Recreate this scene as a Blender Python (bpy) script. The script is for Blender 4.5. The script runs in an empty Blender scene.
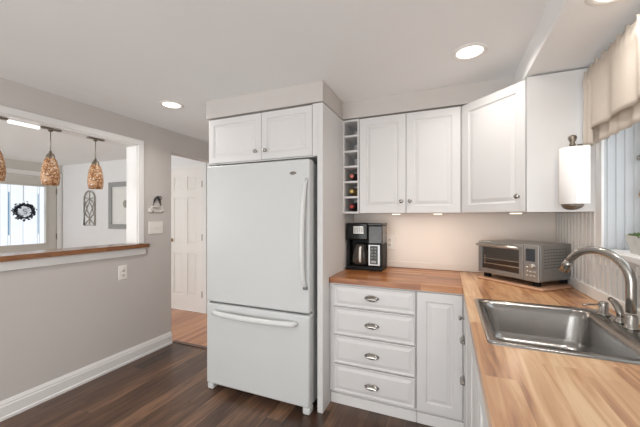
import bpy, bmesh, math, random
from mathutils import Vector, Matrix
random.seed(7)
PI = math.pi
R = math.radians
scene = bpy.context.scene
C = scene.collection

# ------------------------------------------------------------------ camera
cam_data = bpy.data.cameras.new('camera')
cam = bpy.data.objects.new('camera', cam_data)
C.objects.link(cam)
cam.location = (0, 0, 1.342)
cam.rotation_euler = (R(90), 0, R(22.667))
cam_data.sensor_width = 36
cam_data.lens = 306.667 / 640 * 36
cam_data.shift_y = (217.244 - 213.5) / 640
cam_data.clip_start = 0.02
scene.camera = cam

# ------------------------------------------------------------------ world
world = bpy.data.worlds.new('world')
scene.world = world
world.use_nodes = True
bg = world.node_tree.nodes['Background']
bg.inputs[0].default_value = (0.92, 0.96, 1.0, 1)
bg.inputs[1].default_value = 1.2

# ------------------------------------------------------------------ exposure
scene.view_settings.view_transform = 'Standard'
scene.view_settings.look = 'None'
scene.view_settings.exposure = 0.0
scene.view_settings.gamma = 1
scene.view_settings.use_curve_mapping = False
scene.cycles.max_bounces = 10
scene.cycles.diffuse_bounces = 6
scene.cycles.sample_clamp_indirect = 4

# ------------------------------------------------------------------ large lights
def area(name, loc, rot, sx, sy, power, col=(1, 1, 1), spread=180):
    l = bpy.data.lights.new(name, 'AREA')
    l.shape = 'RECTANGLE'; l.size = sx; l.size_y = sy
    l.energy = power; l.color = col; l.spread = R(spread)
    o = bpy.data.objects.new(name, l)
    o.location = loc; o.rotation_euler = rot
    C.objects.link(o)
    return o

# daylight at the kitchen window; rear lamps added at unseen openings, tilted to brighten ceilings
area('added_rear_daylight', (-0.9, -2.36, 1.15), (R(111), 0, 0), 2.4, 1.9, 84, (1.0, 0.985, 0.965))
area('daylight_kitchen_window', (1.00, 1.30, 1.62), (0, R(90), 0), 0.85, 1.1, 3, (0.93, 0.97, 1.0))
area('added_lounge_daylight', (-4.7, -2.36, 1.4), (R(112), 0, 0), 2.6, 1.5, 105, (1.0, 0.99, 0.98))

XR, YB, XL = .721, 2.694, -2.728
ZC, ZS = 2.277, 2.137
UB = 1.372
YF = 1.94
YREAR = -2.2
YFAR = 3.34
XFAR = -6.48
PX = -0.79          # right face of the fridge enclosure

# ------------------------------------------------------------------ materials
def mat(name, col, rough=.5, metal=0., bump=None, var=None, coat=0., emit=None, spec=.5, trans=0., alpha=1.):
    m = bpy.data.materials.new(name); m.use_nodes = True
    nt = m.node_tree; b = nt.nodes['Principled BSDF']
    b.inputs['Base Color'].default_value = (*col, 1)
    b.inputs['Roughness'].default_value = rough
    b.inputs['Metallic'].default_value = metal
    b.inputs['Specular IOR Level'].default_value = spec
    b.inputs['Coat Weight'].default_value = coat
    b.inputs['Transmission Weight'].default_value = trans
    if emit:
        b.inputs['Emission Color'].default_value = (*emit[0], 1)
        b.inputs['Emission Strength'].default_value = emit[1]
    tc = nt.nodes.new('ShaderNodeTexCoord')
    if var:       # (scale, amount)
        n = nt.nodes.new('ShaderNodeTexNoise'); n.inputs['Scale'].default_value = var[0]; n.inputs['Detail'].default_value = 4
        nt.links.new(tc.outputs['Object'], n.inputs['Vector'])
        r = nt.nodes.new('ShaderNodeValToRGB')
        a = var[1]
        r.color_ramp.elements[0].position = .3; r.color_ramp.elements[1].position = .7
        r.color_ramp.elements[0].color = (*[c * (1 - a) for c in col], 1)
        r.color_ramp.elements[1].color = (*[min(1, c * (1 + a)) for c in col], 1)
        nt.links.new(n.outputs['Fac'], r.inputs['Fac']); nt.links.new(r.outputs['Color'], b.inputs['Base Color'])
    if bump:      # (scale, strength)
        n = nt.nodes.new('ShaderNodeTexNoise'); n.inputs['Scale'].default_value = bump[0]; n.inputs['Detail'].default_value = 3
        nt.links.new(tc.outputs['Object'], n.inputs['Vector'])
        bp = nt.nodes.new('ShaderNodeBump'); bp.inputs['Strength'].default_value = bump[1]; bp.inputs['Distance'].default_value = .002
        nt.links.new(n.outputs['Fac'], bp.inputs['Height']); nt.links.new(bp.outputs['Normal'], b.inputs['Normal'])
    return m

def wood(name, cols, length, width, along='Y', rough=.3, grain=.35, seam=0.0, coat=.2, vert=False):
    """staves or planks laid along an axis: brick pattern + stretched grain"""
    m = bpy.data.materials.new(name); m.use_nodes = True
    nt = m.node_tree; N = nt.nodes; L = nt.links; b = N['Principled BSDF']
    tc = N.new('ShaderNodeTexCoord'); mp = N.new('ShaderNodeMapping')
    L.new(tc.outputs['Object'], mp.inputs['Vector'])
    if along == 'Y': mp.inputs['Rotation'].default_value = (0, 0, R(90))
    sep = N.new('ShaderNodeSeparateXYZ'); L.new(mp.outputs['Vector'], sep.inputs[0])
    # row index -> random shift of stave ends
    row = N.new('ShaderNodeMath'); row.operation = 'DIVIDE'; row.inputs[1].default_value = width; L.new(sep.outputs['Y'], row.inputs[0])
    fl = N.new('ShaderNodeMath'); fl.operation = 'FLOOR'; L.new(row.outputs[0], fl.inputs[0])
    wn = N.new('ShaderNodeTexWhiteNoise'); wn.noise_dimensions = '1D'; L.new(fl.outputs[0], wn.inputs['W'])
    sx = N.new('ShaderNodeMath'); sx.operation = 'DIVIDE'; sx.inputs[1].default_value = length; L.new(sep.outputs['X'], sx.inputs[0])
    ad = N.new('ShaderNodeMath'); ad.operation = 'ADD'; L.new(sx.outputs[0], ad.inputs[0]); L.new(wn.outputs['Value'], ad.inputs[1])
    fx = N.new('ShaderNodeMath'); fx.operation = 'FLOOR'; L.new(ad.outputs[0], fx.inputs[0])
    cmb = N.new('ShaderNodeCombineXYZ'); L.new(fx.outputs[0], cmb.inputs[0]); L.new(fl.outputs[0], cmb.inputs[1])
    w2 = N.new('ShaderNodeTexWhiteNoise'); w2.noise_dimensions = '2D'; L.new(cmb.outputs[0], w2.inputs['Vector'])
    # grain
    mg = N.new('ShaderNodeMapping'); mg.inputs['Scale'].default_value = (2.2, 26, 26); L.new(mp.outputs['Vector'], mg.inputs['Vector'])
    off = N.new('ShaderNodeVectorMath'); off.operation = 'MULTIPLY_ADD'
    L.new(w2.outputs['Color'], off.inputs[0]); off.inputs[1].default_value = (30, 30, 30); L.new(mg.outputs['Vector'], off.inputs[2])
    gn = N.new('ShaderNodeTexNoise'); gn.inputs['Scale'].default_value = 1.0; gn.inputs['Detail'].default_value = 5; gn.inputs['Distortion'].default_value = 1.2
    L.new(off.outputs[0], gn.inputs['Vector'])
    mr = N.new('ShaderNodeMapRange'); mr.inputs['From Min'].default_value = .28; mr.inputs['From Max'].default_value = .72; L.new(gn.outputs['Fac'], mr.inputs['Value'])
    mx = N.new('ShaderNodeMix'); mx.data_type = 'FLOAT'; mx.inputs[0].default_value = grain
    L.new(w2.outputs['Value'], mx.inputs[2]); L.new(mr.outputs['Result'], mx.inputs[3])
    rp = N.new('ShaderNodeValToRGB'); e = rp.color_ramp.elements
    e[0].position = 0.12; e[0].color = (*cols[0], 1); e[1].position = .88; e[1].color = (*cols[-1], 1)
    for i, c in enumerate(cols[1:-1]):
        q = e.new(.12 + .76 * (i + 1) / (len(cols) - 1)); q.color = (*c, 1)
    L.new(mx.outputs[0], rp.inputs['Fac'])
    out = rp.outputs['Color']
    if seam > 0:
        fr = N.new('ShaderNodeMath'); fr.operation = 'FRACT'; L.new(row.outputs[0], fr.inputs[0])
        lt = N.new('ShaderNodeMath'); lt.operation = 'LESS_THAN'; lt.inputs[1].default_value = seam / width; L.new(fr.outputs[0], lt.inputs[0])
        fr2 = N.new('ShaderNodeMath'); fr2.operation = 'FRACT'; L.new(ad.outputs[0], fr2.inputs[0])
        lt2 = N.new('ShaderNodeMath'); lt2.operation = 'LESS_THAN'; lt2.inputs[1].default_value = seam / length; L.new(fr2.outputs[0], lt2.inputs[0])
        mxx = N.new('ShaderNodeMath'); mxx.operation = 'MAXIMUM'; L.new(lt.outputs[0], mxx.inputs[0]); L.new(lt2.outputs[0], mxx.inputs[1])
        mc = N.new('ShaderNodeMix'); mc.data_type = 'RGBA'; L.new(mxx.outputs[0], mc.inputs[0]); L.new(out, mc.inputs[6])
        mc.inputs[7].default_value = (*[c * .45 for c in cols[0]], 1)
        out = mc.outputs[2]
    L.new(out, b.inputs['Base Color'])
    b.inputs['Roughness'].default_value = rough
    b.inputs['Coat Weight'].default_value = coat; b.inputs['Coat Roughness'].default_value = .25
    bp = N.new('ShaderNodeBump'); bp.inputs['Strength'].default_value = .08; bp.inputs['Distance'].default_value = .002
    L.new(gn.outputs['Fac'], bp.inputs['Height']); L.new(bp.outputs['Normal'], b.inputs['Normal'])
    return m

def s2l(r, g, b):
    f = lambda c: (c / 255 / 12.92) if c / 255 <= .04045 else ((c / 255 + .055) / 1.055) ** 2.4
    return (f(r), f(g), f(b))

M = dict(
    wall=mat('greige_wall_paint', s2l(201, 196, 192), .75, bump=(220, .05), var=(1.5, .012)),
    ceiling=mat('ceiling_paint', s2l(240, 241, 241), .9, bump=(90, .08), var=(1.2, .012)),
    lounge=mat('lounge_wall_paint', s2l(226, 226, 226), .8, bump=(220, .05), var=(1.5, .012)),
    lounge_far=mat('lounge_entry_paint', s2l(206, 203, 196), .8, bump=(220, .05), var=(1.5, .012)),
    trim=mat('white_trim_paint', s2l(232, 231, 229), .4, var=(3, .01)),
    cab=mat('white_cabinet_lacquer', s2l(218, 217, 216), .45, var=(4, .01)),
    cabin=mat('white_cabinet_interior', s2l(222, 221, 218), .5, var=(4, .01)),
    fridge=mat('white_pebbled_fridge_enamel', s2l(209, 212, 212), .36, bump=(420, .25), var=(6, .006)),
    fridge_s=mat('white_smooth_plastic', s2l(217, 219, 218), .25, var=(6, .006)),
    gasket=mat('grey_gasket', s2l(120, 122, 122), .7, var=(20, .05)),
    dark=mat('dark_recess', (.02, .02, .02), .8, var=(20, .1)),
    splash=mat('cream_backsplash_panel', s2l(228, 218, 209), .45, bump=(60, .03), var=(2, .012)),
    bead=mat('white_beadboard', s2l(216, 215, 213), .45, var=(4, .012)),
    nickel=mat('brushed_nickel', s2l(168, 165, 160), .25, 1., bump=(300, .05), var=(40, .03)),
    steel=mat('brushed_stainless_steel', s2l(190, 186, 180), .3, 1., bump=(200, .08), var=(30, .04)),
    sink=mat('satin_sink_steel', s2l(158, 156, 153), .24, 1., bump=(260, .06), var=(25, .04)),
    toaster=mat('toaster_steel', s2l(166, 166, 165), .38, .85, bump=(200, .06), var=(25, .03)),
    bronze=mat('pewter_metal', s2l(138, 129, 118), .35, .9, var=(60, .1)),
    brass=mat('aged_brass', s2l(176, 142, 84), .35, 1., var=(60, .08)),
    black=mat('gloss_black_plastic', (.006, .006, .006), .18, spec=.25, var=(30, .1)),
    blackm=mat('matte_black_plastic', (.010, .010, .010), .5, spec=.2, var=(30, .1)),
    smoke=mat('smoked_clear_plastic', (.05, .046, .045), .12, spec=.3, var=(30, .2)),
    carafe=mat('dark_carafe_glass', (.05, .042, .036), .06, var=(12, .3), coat=.5),
    display=mat('grey_display', (.035, .04, .05), .2, var=(30, .1)),
    button=mat('grey_button', s2l(150, 150, 150), .4, var=(30, .05)),
    oven=mat('oven_dark_interior', (.03, .025, .02), .4, var=(12, .3)),
    rack=mat('chromed_rack_wire', s2l(200, 185, 165), .4, .4, var=(30, .05)),
    tan=mat('tan_board', s2l(190, 150, 122), .5, var=(14, .05)),
    paper=mat('white_paper_towel', s2l(246, 244, 241), .95, bump=(160, .35), var=(30, .008)),
    linen=mat('cream_linen', s2l(236, 224, 208), .9, bump=(350, .4), var=(60, .04)),
    plate=mat('ivory_plate', s2l(236, 232, 226), .4, var=(10, .008)),
    slot=mat('socket_slot', s2l(70, 66, 62), .6, var=(10, .1)),
    pot=mat('whitewashed_pot', s2l(196, 196, 193), .7, bump=(60, .3), var=(20, .10)),
    leaf=mat('green_succulent', s2l(84, 104, 58), .6, var=(60, .35)),
    iron=mat('black_iron', (.02, .018, .017), .5, var=(40, .2)),
    greywood=mat('grey_weathered_wood', s2l(150, 151, 150), .7, bump=(60, .2), var=(25, .09)),
    archwood=mat('taupe_weathered_wood', s2l(160, 155, 146), .75, bump=(60, .2), var=(40, .14)),
    mat_board=mat('off_white_mount', s2l(222, 222, 218), .7, var=(10, .02)),
    door=mat('white_door_paint', s2l(236, 233, 229), .4, var=(4, .01)),
    entry=mat('entry_door_paint', s2l(205, 202, 194), .45, var=(4, .01)),
    navy=mat('navy_black_leaves', (.012, .016, .03), .6, var=(50, .4)),
    petal=mat('pale_petals', s2l(225, 232, 240), .8, var=(40, .06)),
    blue=mat('blue_leaded_glass', s2l(150, 190, 215), .2, var=(20, .1)),
    came=mat('lead_came', s2l(190, 200, 205), .5, .2, var=(30, .1)),
    foil_r=mat('red_bottle_foil', s2l(176, 66, 62), .4, .2, var=(30, .1)),
    foil_p=mat('pink_bottle_foil', s2l(206, 120, 104), .4, .2, var=(30, .1)),
    foil_g=mat('gold_bottle_foil', s2l(210, 180, 110), .35, .3, var=(30, .1)),
    bottle_d=mat('dark_bottle_glass', (.02, .012, .01), .1, var=(10, .2), coat=.5),
    bottle_y=mat('amber_bottle_glass', (.30, .19, .05), .1, var=(10, .2), coat=.5),
    amber=mat('amber_clip', s2l(196, 140, 80), .4, var=(30, .1)),
    grille=mat('light_trim_white', s2l(236, 234, 230), .5, var=(10, .01)),
)

def emis(name, col, st):
    m = bpy.data.materials.new(name); m.use_nodes = True
    nt = m.node_tree; nt.nodes.clear()
    e = nt.nodes.new('ShaderNodeEmission'); e.inputs[0].default_value = (*col, 1); e.inputs[1].default_value = st
    o = nt.nodes.new('ShaderNodeOutputMaterial'); nt.links.new(e.outputs[0], o.inputs[0])
    return m
M['lens'] = emis('recessed_lens_glow', (1, .93, .80), 3.5)
M['strip'] = emis('tube_glow', (1, .98, .94), 1.6)
M['under'] = emis('under_cabinet_glow', (1, .84, .62), 3.0)

def translucent(name, col, f):
    m = bpy.data.materials.new(name); m.use_nodes = True
    nt = m.node_tree; nt.nodes.clear(); N = nt.nodes
    t = N.new('ShaderNodeBsdfTranslucent'); g = N.new('ShaderNodeBsdfDiffuse'); mx = N.new('ShaderNodeMixShader'); mx.inputs[0].default_value = f
    n = N.new('ShaderNodeTexNoise'); n.inputs['Scale'].default_value = 30; rp = N.new('ShaderNodeValToRGB')
    rp.color_ramp.elements[0].color = (*[c * .92 for c in col], 1); rp.color_ramp.elements[1].color = (*col, 1)
    nt.links.new(n.outputs['Fac'], rp.inputs['Fac'])
    for q in (t, g): nt.links.new(rp.outputs['Color'], q.inputs['Color'])
    nt.links.new(g.outputs[0], mx.inputs[1]); nt.links.new(t.outputs[0], mx.inputs[2])
    o = N.new('ShaderNodeOutputMaterial'); nt.links.new(mx.outputs[0], o.inputs[0])
    return m
M['petal'] = translucent('pale_petals_thin', s2l(250, 251, 252), .8)
M['blue'] = translucent('blue_leaded_glass_thin', s2l(190, 222, 240), .85)
M['linen'] = translucent('cream_linen_thin', s2l(224, 214, 202), .25)

def pane_mat(name, tint, gl=.07, frost=0.):
    m = bpy.data.materials.new(name); m.use_nodes = True
    nt = m.node_tree; nt.nodes.clear(); N = nt.nodes
    t = N.new('ShaderNodeBsdfTransparent'); t.inputs[0].default_value = (*tint, 1)
    g = N.new('ShaderNodeBsdfGlossy'); g.inputs['Roughness'].default_value = .05
    mx = N.new('ShaderNodeMixShader'); mx.inputs[0].default_value = gl
    nt.links.new(t.outputs[0], mx.inputs[1]); nt.links.new(g.outputs[0], mx.inputs[2])
    o = N.new('ShaderNodeOutputMaterial'); nt.links.new(mx.outputs[0], o.inputs[0])
    return m
M['glass'] = pane_mat('clear_window_glass', (.98, .99, 1))
M['smokeglass'] = pane_mat('tinted_clear_plastic', (.8, .78, .76), .10)

M['floor'] = wood('dark_laminate_planks', [s2l(50, 34, 25), s2l(74, 52, 39), s2l(100, 73, 55), s2l(140, 106, 82)], 1.2, .125, 'Y', .34, .45, .0025, .1)
M['oak'] = wood('orange_oak_boards', [s2l(158, 98, 62), s2l(190, 130, 90), s2l(212, 154, 112)], .9, .06, 'Y', .3, .4, .0015, .3)
M['block_r'] = wood('glare_pale_butcher_block', [s2l(146, 98, 66), s2l(190, 142, 102), s2l(210, 168, 126), s2l(226, 192, 152)], .46, .085, 'Y', .32, .66, .0, .25)  # window glare is put into these paler stave colours
M['block_b'] = wood('darker_butcher_block', [s2l(118, 68, 34), s2l(150, 92, 50), s2l(172, 112, 64), s2l(196, 138, 86)], .42, .045, 'X', .32, .42, .0, .25)
M['ledge'] = wood('oiled_ledge_wood', [s2l(88, 52, 30), s2l(124, 78, 44), s2l(158, 108, 68)], .4, .045, 'Y', .22, .4, .0, .5)
M['threshold'] = wood('threshold_wood', [s2l(80, 50, 34), s2l(112, 72, 48)], .9, .06, 'X', .35, .5)

def mosaic(name):
    m = bpy.data.materials.new(name); m.use_nodes = True
    nt = m.node_tree; N = nt.nodes; L = nt.links; b = N['Principled BSDF']
    tc = N.new('ShaderNodeTexCoord')
    v = N.new('ShaderNodeTexVoronoi'); v.inputs['Scale'].default_value = 95; L.new(tc.outputs['Object'], v.inputs['Vector'])
    r = N.new('ShaderNodeValToRGB'); e = r.color_ramp.elements
    e[0].position = .0; e[0].color = (*s2l(128, 84, 54), 1); e[1].position = 1; e[1].color = (*s2l(232, 214, 188), 1)
    for p, c in ((.35, s2l(164, 114, 76)), (.6, s2l(200, 160, 118)), (.8, s2l(182, 134, 94))):
        q = e.new(p); q.color = (*c, 1)
    sp = N.new('ShaderNodeSeparateColor'); L.new(v.outputs['Color'], sp.inputs[0]); L.new(sp.outputs[0], r.inputs['Fac'])
    L.new(r.outputs['Color'], b.inputs['Base Color'])
    b.inputs['Roughness'].default_value = .25
    d = N.new('ShaderNodeTexVoronoi'); d.feature = 'DISTANCE_TO_EDGE'; d.inputs['Scale'].default_value = 95; L.new(tc.outputs['Object'], d.inputs['Vector'])
    bp = N.new('ShaderNodeBump'); bp.inputs['Strength'].default_value = .5; bp.inputs['Distance'].default_value = .003
    L.new(d.outputs['Distance'], bp.inputs['Height']); L.new(bp.outputs['Normal'], b.inputs['Normal'])
    return m
M['mosaic'] = mosaic('amber_mosaic_glass')

# ------------------------------------------------------------------ mesh helpers
def new(): return bmesh.new()

def merge(bm, tmp, mtx=None):
    me = bpy.data.meshes.new('tmp'); tmp.to_mesh(me); tmp.free()
    if mtx is not None: me.transform(mtx)
    bm.from_mesh(me); bpy.data.meshes.remove(me)

def box(bm, x0, x1, y0, y1, z0, z1, bev=0., seg=2):
    t = bmesh.new()
    bmesh.ops.create_cube(t, size=1)
    for v in t.verts:
        v.co = Vector(((x0 + x1) / 2 + v.co.x * (x1 - x0), (y0 + y1) / 2 + v.co.y * (y1 - y0), (z0 + z1) / 2 + v.co.z * (z1 - z0)))
    if bev: bmesh.ops.bevel(t, geom=t.edges[:], offset=bev, segments=seg, profile=.5, affect='EDGES')
    merge(bm, t)
    return bm

def bx(x0, x1, y0, y1, z0, z1, bev=0., seg=2): return box(new(), x0, x1, y0, y1, z0, z1, bev, seg)

def prism(bm, pts, z0, z1, bev=0.):
    t = bmesh.new()
    a = [t.verts.new((x, y, z0)) for x, y in pts]; b = [t.verts.new((x, y, z1)) for x, y in pts]
    t.faces.new(a[::-1]); t.faces.new(b)
    n = len(pts)
    for i in range(n): t.faces.new((a[i], a[(i + 1) % n], b[(i + 1) % n], b[i]))
    bmesh.ops.recalc_face_normals(t, faces=t.faces[:])
    if bev: bmesh.ops.bevel(t, geom=t.edges[:], offset=bev, segments=2, profile=.5, affect='EDGES')
    merge(bm, t); return bm

def lathe(bm, prof, n=24, mtx=None):
    """prof: list of (r, z)"""
    t = bmesh.new(); rings = []
    for r, z in prof:
        if r < 1e-5: rings.append([t.verts.new((0, 0, z))])
        else: rings.append([t.verts.new((r * math.cos(2 * PI * i / n), r * math.sin(2 * PI * i / n), z)) for i in range(n)])
    for a, b in zip(rings, rings[1:]):
        for i in range(n):
            j = (i + 1) % n
            if len(a) == 1 and len(b) == 1: continue
            if len(a) == 1: t.faces.new((a[0], b[i], b[j]))
            elif len(b) == 1: t.faces.new((a[i], a[j], b[0]))
            else: t.faces.new((a[i], a[j], b[j], b[i]))
    bmesh.ops.recalc_face_normals(t, faces=t.faces[:])
    for f in t.faces: f.smooth = True
    merge(bm, t, mtx); return bm

def tube(bm, pts, rad, n=12, closed=False, flat=None):
    """rad: a number or one per point; flat = scale of 2nd axis"""
    t = bmesh.new(); pts = [Vector(p) for p in pts]; m = len(pts); rings = []
    rads = rad if isinstance(rad, (list, tuple)) else [rad] * m
    up = None
    for i, p in enumerate(pts):
        if closed: d = pts[(i + 1) % m] - pts[i - 1]
        else: d = pts[min(i + 1, m - 1)] - pts[max(i - 1, 0)]
        d.normalize()
        if up is None:
            up = Vector((0, 0, 1)) if abs(d.z) < .9 else Vector((1, 0, 0))
        a = d.cross(up)
        if a.length < 1e-4: a = d.cross(Vector((0, 1, 0)))
        a.normalize(); b = a.cross(d).normalized(); up = b
        fl = flat if flat else 1
        rings.append([t.verts.new(p + (a * math.cos(2 * PI * k / n) + b * fl * math.sin(2 * PI * k / n)) * rads[i]) for k in range(n)])
    rng = range(m if closed else m - 1)
    for i in rng:
        A, B = rings[i], rings[(i + 1) % m]
        for k in range(n):
            j = (k + 1) % n; t.faces.new((A[k], A[j], B[j], B[k]))
    if not closed: t.faces.new(rings[0][::-1]); t.faces.new(rings[-1])
    bmesh.ops.recalc_face_normals(t, faces=t.faces[:])
    for f in t.faces: f.smooth = len(f.verts) == 4
    merge(bm, t); return bm

def bez(p0, p1, p2, p3, n=12):
    p0, p1, p2, p3 = map(Vector, (p0, p1, p2, p3)); o = []
    for i in range(n + 1):
        t = i / n; o.append(p0 * (1 - t) ** 3 + p1 * 3 * t * (1 - t) ** 2 + p2 * 3 * t * t * (1 - t) + p3 * t ** 3)
    return o

def panel_face(bm, x0, x1, z0, z1, yb, rings):
    """front facing -Y; rings: (inset, y). first ring joins to back at yb"""
    t = bmesh.new()
    def ring(i, y): return [t.verts.new(c) for c in ((x0 + i, y, z0 + i), (x1 - i, y, z0 + i), (x1 - i, y, z1 - i), (x0 + i, y, z1 - i))]
    rs = [ring(0, yb)] + [ring(i, y) for i, y in rings]
    t.faces.new(rs[0][::-1])
    for a, b in zip(rs, rs[1:]):
        for k in range(4): t.faces.new((a[k], a[(k + 1) % 4], b[(k + 1) % 4], b[k]))
    t.faces.new(rs[-1])
    bmesh.ops.recalc_face_normals(t, faces=t.faces[:])
    merge(bm, t); return bm

def raised_door(w, h, t=.02, fw=.055, x0=None, z0=0.):
    """door leaf: x from x0, back at y=0, front at -t"""
    if x0 is None: x0 = -w / 2
    f = -t
    return panel_face(new(), x0, x0 + w, z0, z0 + h, 0,
                      [(0, f + .004), (.0015, f + .0012), (.004, f), (fw, f), (fw + .004, f + .006), (fw + .010, f + .008),
                       (fw + .012, f + .008), (fw + .034, f + .0015), (fw + .038, f + .0015)])

def obj(name, bm, m, parent=None, loc=None, rot=None, smooth=None, label=None):
    me = bpy.data.meshes.new(name); bm.to_mesh(me); bm.free()
    me.materials.append(m)
    o = bpy.data.objects.new(name, me); C.objects.link(o)
    if parent: o.parent = parent
    if loc: o.location = loc
    if rot: o.rotation_euler = rot
    if label: o['label'] = label
    if smooth:
        for p in me.polygons: p.use_smooth = True
    return o

def thing(name, label, cat, loc=(0, 0, 0), rot=(0, 0, 0), group=None):
    o = bpy.data.objects.new(name, None); C.objects.link(o)
    o.location = loc; o.rotation_euler = rot; o.empty_display_size = .05
    o['label'] = label; o['category'] = cat
    if group: o['group'] = group
    return o

def tag(o, label, cat, group=None):
    o['label'] = label; o['category'] = cat
    if group: o['group'] = group
    return o

def struct(name, bm, m, label=None, cat=None):
    o = obj(name, bm, m)
    o['kind'] = 'structure'
    o['label'] = label or name.replace('_', ' '); o['category'] = cat or name.split('_')[0]
    return o

def dup(root, loc, label, rot=None):
    r = root.copy(); C.objects.link(r); r.location = loc; r['label'] = label
    if rot: r.rotation_euler = rot
    for ch in list(root.children):
        c = ch.copy(); C.objects.link(c); c.parent = r
        for g in ch.children:
            d = g.copy(); C.objects.link(d); d.parent = c
    return r

# ================================================================== STRUCTURE
W = .132   # wall thickness
XLo = XL - W
struct('floor', bx(XL, XR + .4, YREAR - .1, 2.45, -.05, 0), M['floor'], 'dark brown laminate plank kitchen floor')
fb = new()
box(fb, XFAR, XL, 2.05, 2.45, -.05, 0); box(fb, XFAR, -1.72, 2.45, YFAR, -.05, 0)
struct('floor_lounge', bx(XFAR, XL, YREAR - .1, 2.05, -.05, 0), mat('added_pale_carpet', s2l(205, 203, 198), .95, bump=(300, .6), var=(30, .04)), 'added pale carpet, unseen, for light bounce in the room behind the opening', 'floor')  # unseen pale floor, added so its bounce lightens the ceiling
struct('floor_hall', fb, M['oak'], 'orange oak strip floor in the hall beyond the doorway', 'floor')
struct('threshold', bx(-2.74, -1.81, 2.425, 2.475, .0002, .006, .002), M['threshold'], 'thin dark wooden threshold where kitchen floor meets hall floor', 'threshold')
# kitchen ceiling with the shallow slope down to the left wall
cb = new()
prof = [(XL, 2.267), (-2.50, 2.279), (-2.40, ZC), (.9, ZC), (.9, 2.40), (XL, 2.40)]
t = bmesh.new()
a = [t.verts.new((x, YREAR - .1, z)) for x, z in prof]; b = [t.verts.new((x, YFAR, z)) for x, z in prof]
t.faces.new(a); t.faces.new(b[::-1])
for i in range(6): t.faces.new((a[i], b[i], b[(i + 1) % 6], a[(i + 1) % 6]))
bmesh.ops.recalc_face_normals(t, faces=t.faces[:]); merge(cb, t)
struct('ceiling', cb, M['ceiling'], 'off white painted kitchen ceiling')
struct('ceiling_lounge', bx(XFAR, XLo, YREAR - .1, YFAR, ZC, 2.40), M['ceiling'], 'white ceiling of the room behind the opening', 'ceiling')

# left wall with pass-through opening (Y OY0..OY1, z OZ0..OZ1)
OY0, OY1, OZ0, OZ1 = .30, 2.024, 1.05, 2.03
wl = new()
box(wl, XLo, XL, YREAR, OY0, 0, 2.40)
box(wl, XLo, XL, OY0, OY1, 0, OZ0)
box(wl, XLo, XL, OY0, OY1, OZ1, 2.40)
box(wl, XLo, XL, OY1, 2.41, 0, 2.40)
box(wl, XLo, XL, 2.41, YFAR, 2.04, 2.40)
struct('wall_left', wl, M['wall'], 'greige left wall with wide opening and doorway')
# white casing + lining of the opening
tr = new()
e = .012
box(tr, XL, XL + .016, OY0 - .057, OY1 + .057, OZ1, OZ1 + .05, .003)      # head casing
box(tr, XL, XL + .016, OY1, OY1 + .057, OZ0 + .04, OZ1 + .0, .003)
box(tr, XL, XL + .016, OY0 - .057, OY0, OZ0 + .04, OZ1, .003)
box(tr, XLo - .005, XL + .004, OY1 - e, OY1, OZ0 + .04, OZ1)                  # linings
box(tr, XLo - .005, XL + .004, OY0, OY0 + e, OZ0 + .04, OZ1)
box(tr, XLo - .005, XL + .004, OY0 + e, OY1 - e, OZ1 - e, OZ1)
struct('trim_1', tr, M['trim'], 'white casing and lining around the wide wall opening')
struct('trim_2', bx(XL, XL + .018, OY0 - .03, 2.10, .985, 1.048, .004), M['trim'], 'white apron board under the wooden ledge')
# baseboard with profile
def baseboard(x, y0, y1, s=1):
    t = bmesh.new()
    pr = [(0, 0), (.022, 0), (.022, .018), (.016, .024), (.016, .088), (.012, .094), (.012, .104), (.006, .118), (.003, .126), (0, .126)]
    a = [t.verts.new((x + s * p, y0, z)) for p, z in pr]; b = [t.verts.new((x + s * p, y1, z)) for p, z in pr]
    n = len(pr); t.faces.new(a); t.faces.new(b[::-1])
    for i in range(n): t.faces.new((a[i], b[i], b[(i + 1) % n], a[(i + 1) % n]))
    bmesh.ops.recalc_face_normals(t, faces=t.faces[:]); return t
struct('baseboard_left', baseboard(XL, YREAR, 2.405), M['trim'], 'tall white moulded baseboard along the left wall')

# back walls
wb = new()
box(wb, -1.81, XR + .4, YB, YB + .12, 0, 2.40)
struct('wall_back', wb, M['wall'], 'kitchen back wall')
struct('wall_hall_side', bx(-1.84, -1.81, YB, YFAR, 0, 2.40), M['wall'], 'side wall of the hall', 'wall')
D1X0, D1X1 = -3.83, -3.165
wf = new()
box(wf, XFAR - .1, D1X0, YFAR, YFAR + .12, 0, 2.40)
box(wf, D1X1, -1.70, YFAR, YFAR + .12, 0, 2.40)
box(wf, D1X0, D1X1, YFAR, YFAR + .12, 2.035, 2.40)
struct('wall_lounge_back', wf, M['lounge'], 'pale wall behind the opening with mirror and arched panel', 'wall')
GY0, GY1, GZ0, GZ1 = 2.50, 3.09, .89, 1.87
DY0, DY1 = 2.34, 3.262
wx = new()
box(wx, XFAR - .15, XFAR, YREAR - .1, DY0, 0, 2.40); box(wx, XFAR - .15, XFAR, DY1, YFAR, 0, 2.40); box(wx, XFAR - .15, XFAR, DY0, DY1, 2.04, 2.40)
struct('wall_lounge_entry', wx, M['lounge_far'], 'grey beige wall holding the front door', 'wall')
# unseen rear wall; both openings added to let daylight in
wr = new()
for x0, x1, z0, z1 in ((XFAR, -6.05, 0, 2.40), (-3.35, -2.15, 0, 2.40), (.35, XR + .4, 0, 2.40),
                       (-6.05, -3.35, 2.15, 2.40), (-6.05, -3.35, 0, .6), (-2.15, .35, 2.15, 2.40)):
    box(wr, x0, x1, YREAR - .12, YREAR, z0, z1)
struct('wall_rear', wr, M['wall'], 'rear wall behind the camera')
struct('window_2', bx(-6.05, -3.35, YREAR - .08, YREAR - .07, .6, 2.15), M['glass'], 'added large lounge window behind the camera, unseen, letting light in')
struct('window_3', bx(-2.15, .35, YREAR - .08, YREAR - .07, 0, 2.15), M['glass'], 'added glazed opening behind the camera, unseen, letting light in')

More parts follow.
